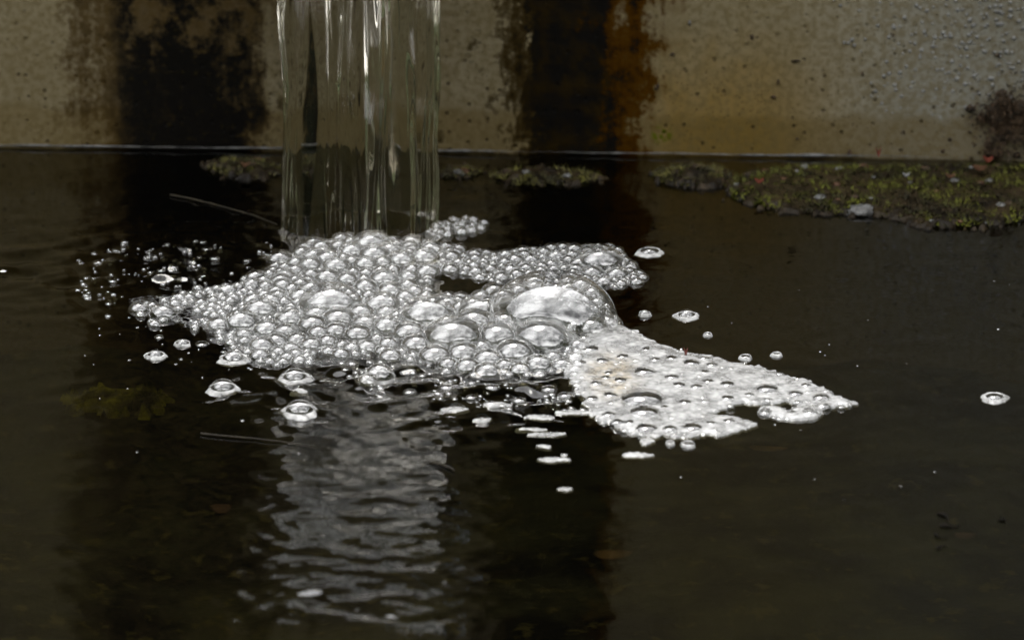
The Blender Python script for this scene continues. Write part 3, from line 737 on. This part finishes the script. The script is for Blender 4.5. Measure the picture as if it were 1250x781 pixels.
# ------------------------------------------------------------------ moss, litter, straws, sunken things
def moss(poly, label, hmax, seed, mat, n, seeds_out=.002, wet=M_PALE):
    wp = wpoly(poly); c = np.mean(wp, 0)
    root = tag(empty('moss_mat', (c[0], c[1], 0)), label, 'moss', 'moss mats along the wall')
    V, F = foam_sheet(poly, c[0], c[1], .0011, hmax, seed, .010, .007)
    mesh_obj('cushion', V, F, M_PEAT, root)
    r = np.random.default_rng(seed)
    xs = [p[0] for p in wp]; ys = [p[1] for p in wp]
    x = r.uniform(min(xs), max(xs), n); y = r.uniform(min(ys), max(ys), n)
    ok = inpoly(x, y, wp) & (vnoise(x, y, seed+9, 70)*.6+vnoise(x, y, seed+8, 220)*.5 > r.uniform(.18, .62, n)); x, y = x[ok], y[ok]; ed = edge_dist(x, y, wp)
    z = hmax*np.sqrt(np.clip(ed/.010, 0, 1))*(.55+.9*vnoise(x, y, seed+4, 160))
    L, K = [], []
    for a, b_, h in zip(x, y, z):
        th_ = r.uniform(0, 6.28); s = r.uniform(.0008, .0022); up = r.uniform(.2, 1.2)
        d = np.array([math.cos(th_), math.sin(th_), up]); d /= np.linalg.norm(d); e = np.array([-math.sin(th_), math.cos(th_), 0])
        o_ = np.array([a-c[0], b_-c[1], h]); k = len(L)
        L += [tuple(o_-e*s*.35), tuple(o_+d*s*1.3+e*s*.2), tuple(o_+d*s*2.2), tuple(o_+e*s*.35)]; K.append((k, k+3, k+2, k+1))
    tag(mesh_obj('moss_leaflets', L, K, mat, root, False), kind='stuff')
    for k in range(max(3, int(len(x)/260))):
        i = r.integers(len(x)); sx = r.uniform(.0008, .0026)
        g = mesh_obj('grit', *lump((x[i]-c[0], y[i]-c[1], z[i]+.0006), sx, sx, sx*.5, seed+k), wet if r.random() < .35 else (M_BROWNL if r.random() < .5 else M_DIRT), root)
    return root
moss([(885, 228), (905, 216), (960, 208), (1040, 206), (1120, 206), (1200, 205), (1275, 205), (1275, 266), (1225, 274), (1180, 279), (1130, 277), (1100, 269), (1060, 262), (1010, 262), (960, 258), (915, 250), (895, 242)],
     'large dark green moss mat on the water at the right, below the wall', .0023, 201, M_MOSS, 16000)
moss([(796, 213), (830, 206), (880, 207), (892, 216), (880, 227), (840, 229), (806, 224)], 'yellow green moss patch left of the large moss mat', .003, 211, M_MOSSY, 2200)
moss([(598, 217), (630, 208), (690, 208), (735, 216), (728, 222), (690, 227), (630, 227)], 'flat yellowish moss patch beneath the rust stain', .0025, 221, M_MOSSY, 2200)
moss([(250, 206), (275, 197), (320, 198), (343, 206), (338, 216), (310, 221), (275, 214)], 'small moss patch on the water left of the stream', .003, 231, M_MOSSY, 1600)
moss([(536, 212), (560, 206), (590, 210), (575, 217), (545, 219)], 'thin shred of moss just right of the stream', .002, 241, M_MOSSY, 600)
# tuft of dirt and moss on the wall at the right edge
tx, tz = PW(1225, 148)
tuft = tag(empty('wall_moss_tuft', tuple(WO + WDIR*tx)), 'dark crumbly moss tuft clinging to the wall at the right edge', 'moss'); tuft.rotation_euler = (0, 0, WYAW)
parts = []
for k in range(26):
    px, py = rng.normal(1228, 16), rng.normal(140, 13)
    if k > 17: px, py = rng.uniform(1205, 1262), rng.uniform(155, 190)
    x, z = PW(px, py); s = rng.uniform(.0012, .0036)
    parts.append(lump((x-tx, -.0015, z), s*1.2, s*.8, s, 300+k))
mesh_obj('clump', *merge(parts), M_DIRT, tuft)
L, K = [], []
for k in range(700):
    px, py = rng.normal(1228, 17), rng.normal(146, 20); x, z = PW(px, py)
    a = rng.uniform(0, 6.28); s = rng.uniform(.0008, .002); q_ = len(L); o_ = np.array([x-tx, -.0025-rng.uniform(0, .002), z]); d = np.array([math.cos(a), -.7, math.sin(a)])*s; e = np.array([-math.sin(a), 0, math.cos(a)])*s*.3
    L += [tuple(o_-e), tuple(o_+e), tuple(o_+d*1.6)]; K.append((q_, q_+1, q_+2))
tag(mesh_obj('leaflets', L, K, M_DIRT, tuft, False), kind='stuff')

def leaf(px, py, w, h, mat, label, z=.001, name='leaf_fragment', group='leaf litter', lift=.0012, rot=0.):
    p = P(px, py, z); n = 8; V, F = [], []
    a_, b_ = w/2*MM, h/2*MM/math.sin(DEP)
    for layer in (0, 1):
        for i in range(n+1):
            t = i/n*2-1; wd_ = b_*math.sqrt(max(0, 1-t*t))*(1-.25*t)
            for s in (-1, 0, 1):
                u, v = t*a_, s*wd_; V.append((u*math.cos(rot)-v*math.sin(rot), u*math.sin(rot)+v*math.cos(rot), lift*(1-abs(s))*.6+lift*t*t-.0003*layer))
    N = 3*(n+1)
    for i in range(n):
        for s in (0, 1):
            q4 = (i*3+s, (i+1)*3+s, (i+1)*3+s+1, i*3+s+1); F.append(q4); F.append(tuple(N+j for j in reversed(q4)))
    o = mesh_obj(name, V, F, mat); o.location = tuple(p); tag(o, label, 'leaf', group); return o
leaf(837, 431, 5, 4, M_RED, 'tiny red petal scrap on the upper edge of the white tongue', .004, 'petal_scrap', 'red petal scraps', .002)
leaf(927, 221, 13, 5, M_RED, 'red petal scrap on the left end of the large moss mat', .007, 'petal_scrap', 'red petal scraps')
leaf(1072, 189, 7, 5, M_RED, 'small red petal scrap on the pale line above the moss mat', .004, 'petal_scrap', 'red petal scraps', .003)
leaf(1196, 205, 20, 8, M_BROWNL, 'brown leaf fragment at the water line near the right edge', .006)
leaf(1160, 215, 14, 4, M_BROWNL, 'small pale brown leaf fragment on the back of the moss mat', .0075)
leaf(1206, 195, 14, 7, M_RED, 'dark red leaf fragment standing against the wall at right', .003, lift=.0015)
leaf(1106, 214, 10, 4, M_PALE, 'pale chip lying at the back edge of the moss mat', .0075, 'pale_chip', 'pale chips on moss')
pc = P(1052, 258, .001); o = mesh_obj('pale_stone', *lump((0, 0, 0), .0062, .005, .0026, 77, n=16, m=8), M_PALE); o.location = tuple(pc); tag(o, 'pale grey stone at the front edge of the moss mat', 'stone')
leaf(300, 201, 14, 5, M_BROWNL, 'reddish leaf fragment on the small moss patch left of the stream', .005)
def straw(pts, r, label, mat=M_STRAW, z=.0006, name='straw', cat='straw'):
    Q = [P(a, b_, z) for a, b_ in pts]; c = Q[0]; V, F = [], []; n = 6
    for i, q_ in enumerate(Q):
        t = Q[min(i+1, len(Q)-1)]-Q[max(i-1, 0)]; t /= np.linalg.norm(t); s = np.cross(t, [0, 0, 1]); rr = r*(1-.5*i/len(Q))
        for k in range(n):
            a = k*math.pi/3; v = q_-c+s*rr*math.cos(a)+np.array([0, 0, 1])*rr*math.sin(a); V.append(tuple(v))
    for i in range(len(Q)-1):
        for k in range(n): F.append((i*n+k, i*n+(k+1) % n, i*n+n+(k+1) % n, i*n+n+k))
    o = mesh_obj(name, V, F, mat); o.location = tuple(c); tag(o, label, cat); return o
straw([(208, 238), (230, 242), (255, 248), (285, 256), (310, 263), (338, 274)], .0005, 'long straw floating behind the scattered bubbles left of the stream')
straw([(245, 529), (275, 532), (310, 535), (345, 539), (385, 545)], .00035, 'thin pale straw floating at lower left below the lone bubbles')
straw([(525, 564), (540, 567), (550, 571), (555, 574)], .0004, 'short curved straw on the dark water below the raft')
straw([(318, 198), (335, 200)], .0005, 'short straw lying on the small moss patch by the stream')
def weed(px, py, w, h, z, n, label, seed):
    r = np.random.default_rng(seed); c = P(px, py, z); V, F = [], []
    for k in range(n):
        a = r.uniform(0, 6.28); q_ = math.sqrt(r.random()); x = q_*math.cos(a)*w/2*MM*r.uniform(.7, 1.15); y = q_*math.sin(a)*h/2*MM/math.sin(DEP)
        t = r.normal(0, .5) + (3.14 if r.random() < .5 else 0); l = r.uniform(.003, .009); b0 = r.uniform(.0003, .0008); zz = r.uniform(-.002, .003)
        d = np.array([math.cos(t), math.sin(t), r.normal(0, .2)]); e = np.array([-math.sin(t), math.cos(t), 0])*b0; o_ = np.array([x, y, zz]); i = len(V)
        V += [tuple(o_-e), tuple(o_+d*l*.5-e*1.1+[0, 0, .0008]), tuple(o_+d*l), tuple(o_+d*l*.5+e*1.1+[0, 0, .0008]), tuple(o_+e)]; F.append((i, i+1, i+2, i+3, i+4))
    o = mesh_obj('sunken_weed', V, F, M_WEED, smooth=False); o.location = tuple(c); tag(o, label, 'weed')
wp0 = [(82, 488), (104, 478), (150, 478), (196, 486), (206, 497), (170, 503), (120, 506), (90, 500)]
wq = [(a_+(p_-(390.5))*0, p_) for a_, p_ in wp0]; wc = P(140, 492, 0)
V, F = foam_sheet(wq, wc[0], wc[1], .0016, .004, 401, .012, .012, rel=.001)
o = mesh_obj('sunken_weed', V, F, M_WEED); wz = P(140, 492, -.022); o.location = tuple(wz); tag(o, 'yellow green weed clump sunk under the water at left', 'weed')
leaf(748, 676, 44, 8, M_DEADLEAF, 'orange brown leaf sunk under the water at lower right', -.03, 'sunken_leaf', 'sunken leaves', .0005, .15)
leaf(938, 547, 46, 5, M_DEADLEAF, 'dull orange leaf sunk below the tip of the tongue', -.03, 'sunken_leaf', 'sunken leaves', .0005, -.1)
leaf(270, 620, 24, 9, M_BROWNL, 'reddish leaf sunk in the dark at lower left', -.03, 'sunken_leaf', 'sunken leaves', .0005, .4)
leaf(1178, 653, 26, 5, M_BROWNL, 'small brown leaf sunk beside the tadpoles at lower right', -.02, 'sunken_leaf', 'sunken leaves', .0005, .1)
for k, (px, py, a, l) in enumerate(((1152, 630, -.5, 28), (1158, 642, .2, 22), (1146, 653, -.3, 18), (1222, 633, .5, 12), (1148, 667, 0., 12))):
    p = P(px, py, .0004); V, F = [], []; n = 8
    for i in range(9):
        t = i/8; rr = (.0011 if l > 20 else .0009)*math.sin(math.pi*min(1, t*1.6+.12) if t < .4 else math.pi*(.76+.22*t))
        rr = max(rr, .0002); xx = (t-.4)*l*MM; yy = .0012*math.sin(t*5+k)
        for j in range(n):
            b_ = 2*math.pi*j/n; V.append((xx, yy+rr*math.cos(b_), rr*.7*math.sin(b_)))
    for i in range(8):
        for j in range(n): F.append((i*n+j, i*n+(j+1) % n, i*n+n+(j+1) % n, i*n+n+j))
    o = mesh_obj('tadpole', V, F, M_FISH); o.location = tuple(p); o.rotation_euler = (0, 0, a*2)
    tag(o, ('topmost dark tadpole of the small group at lower right', 'dark tadpole in the middle of the small group at lower right', 'dark tadpole left of the sunken brown leaf',
            'dark tadpole apart from the rest near the right edge', 'lowest dark tadpole under the small group')[k], 'tadpole', 'tadpoles at lower right')
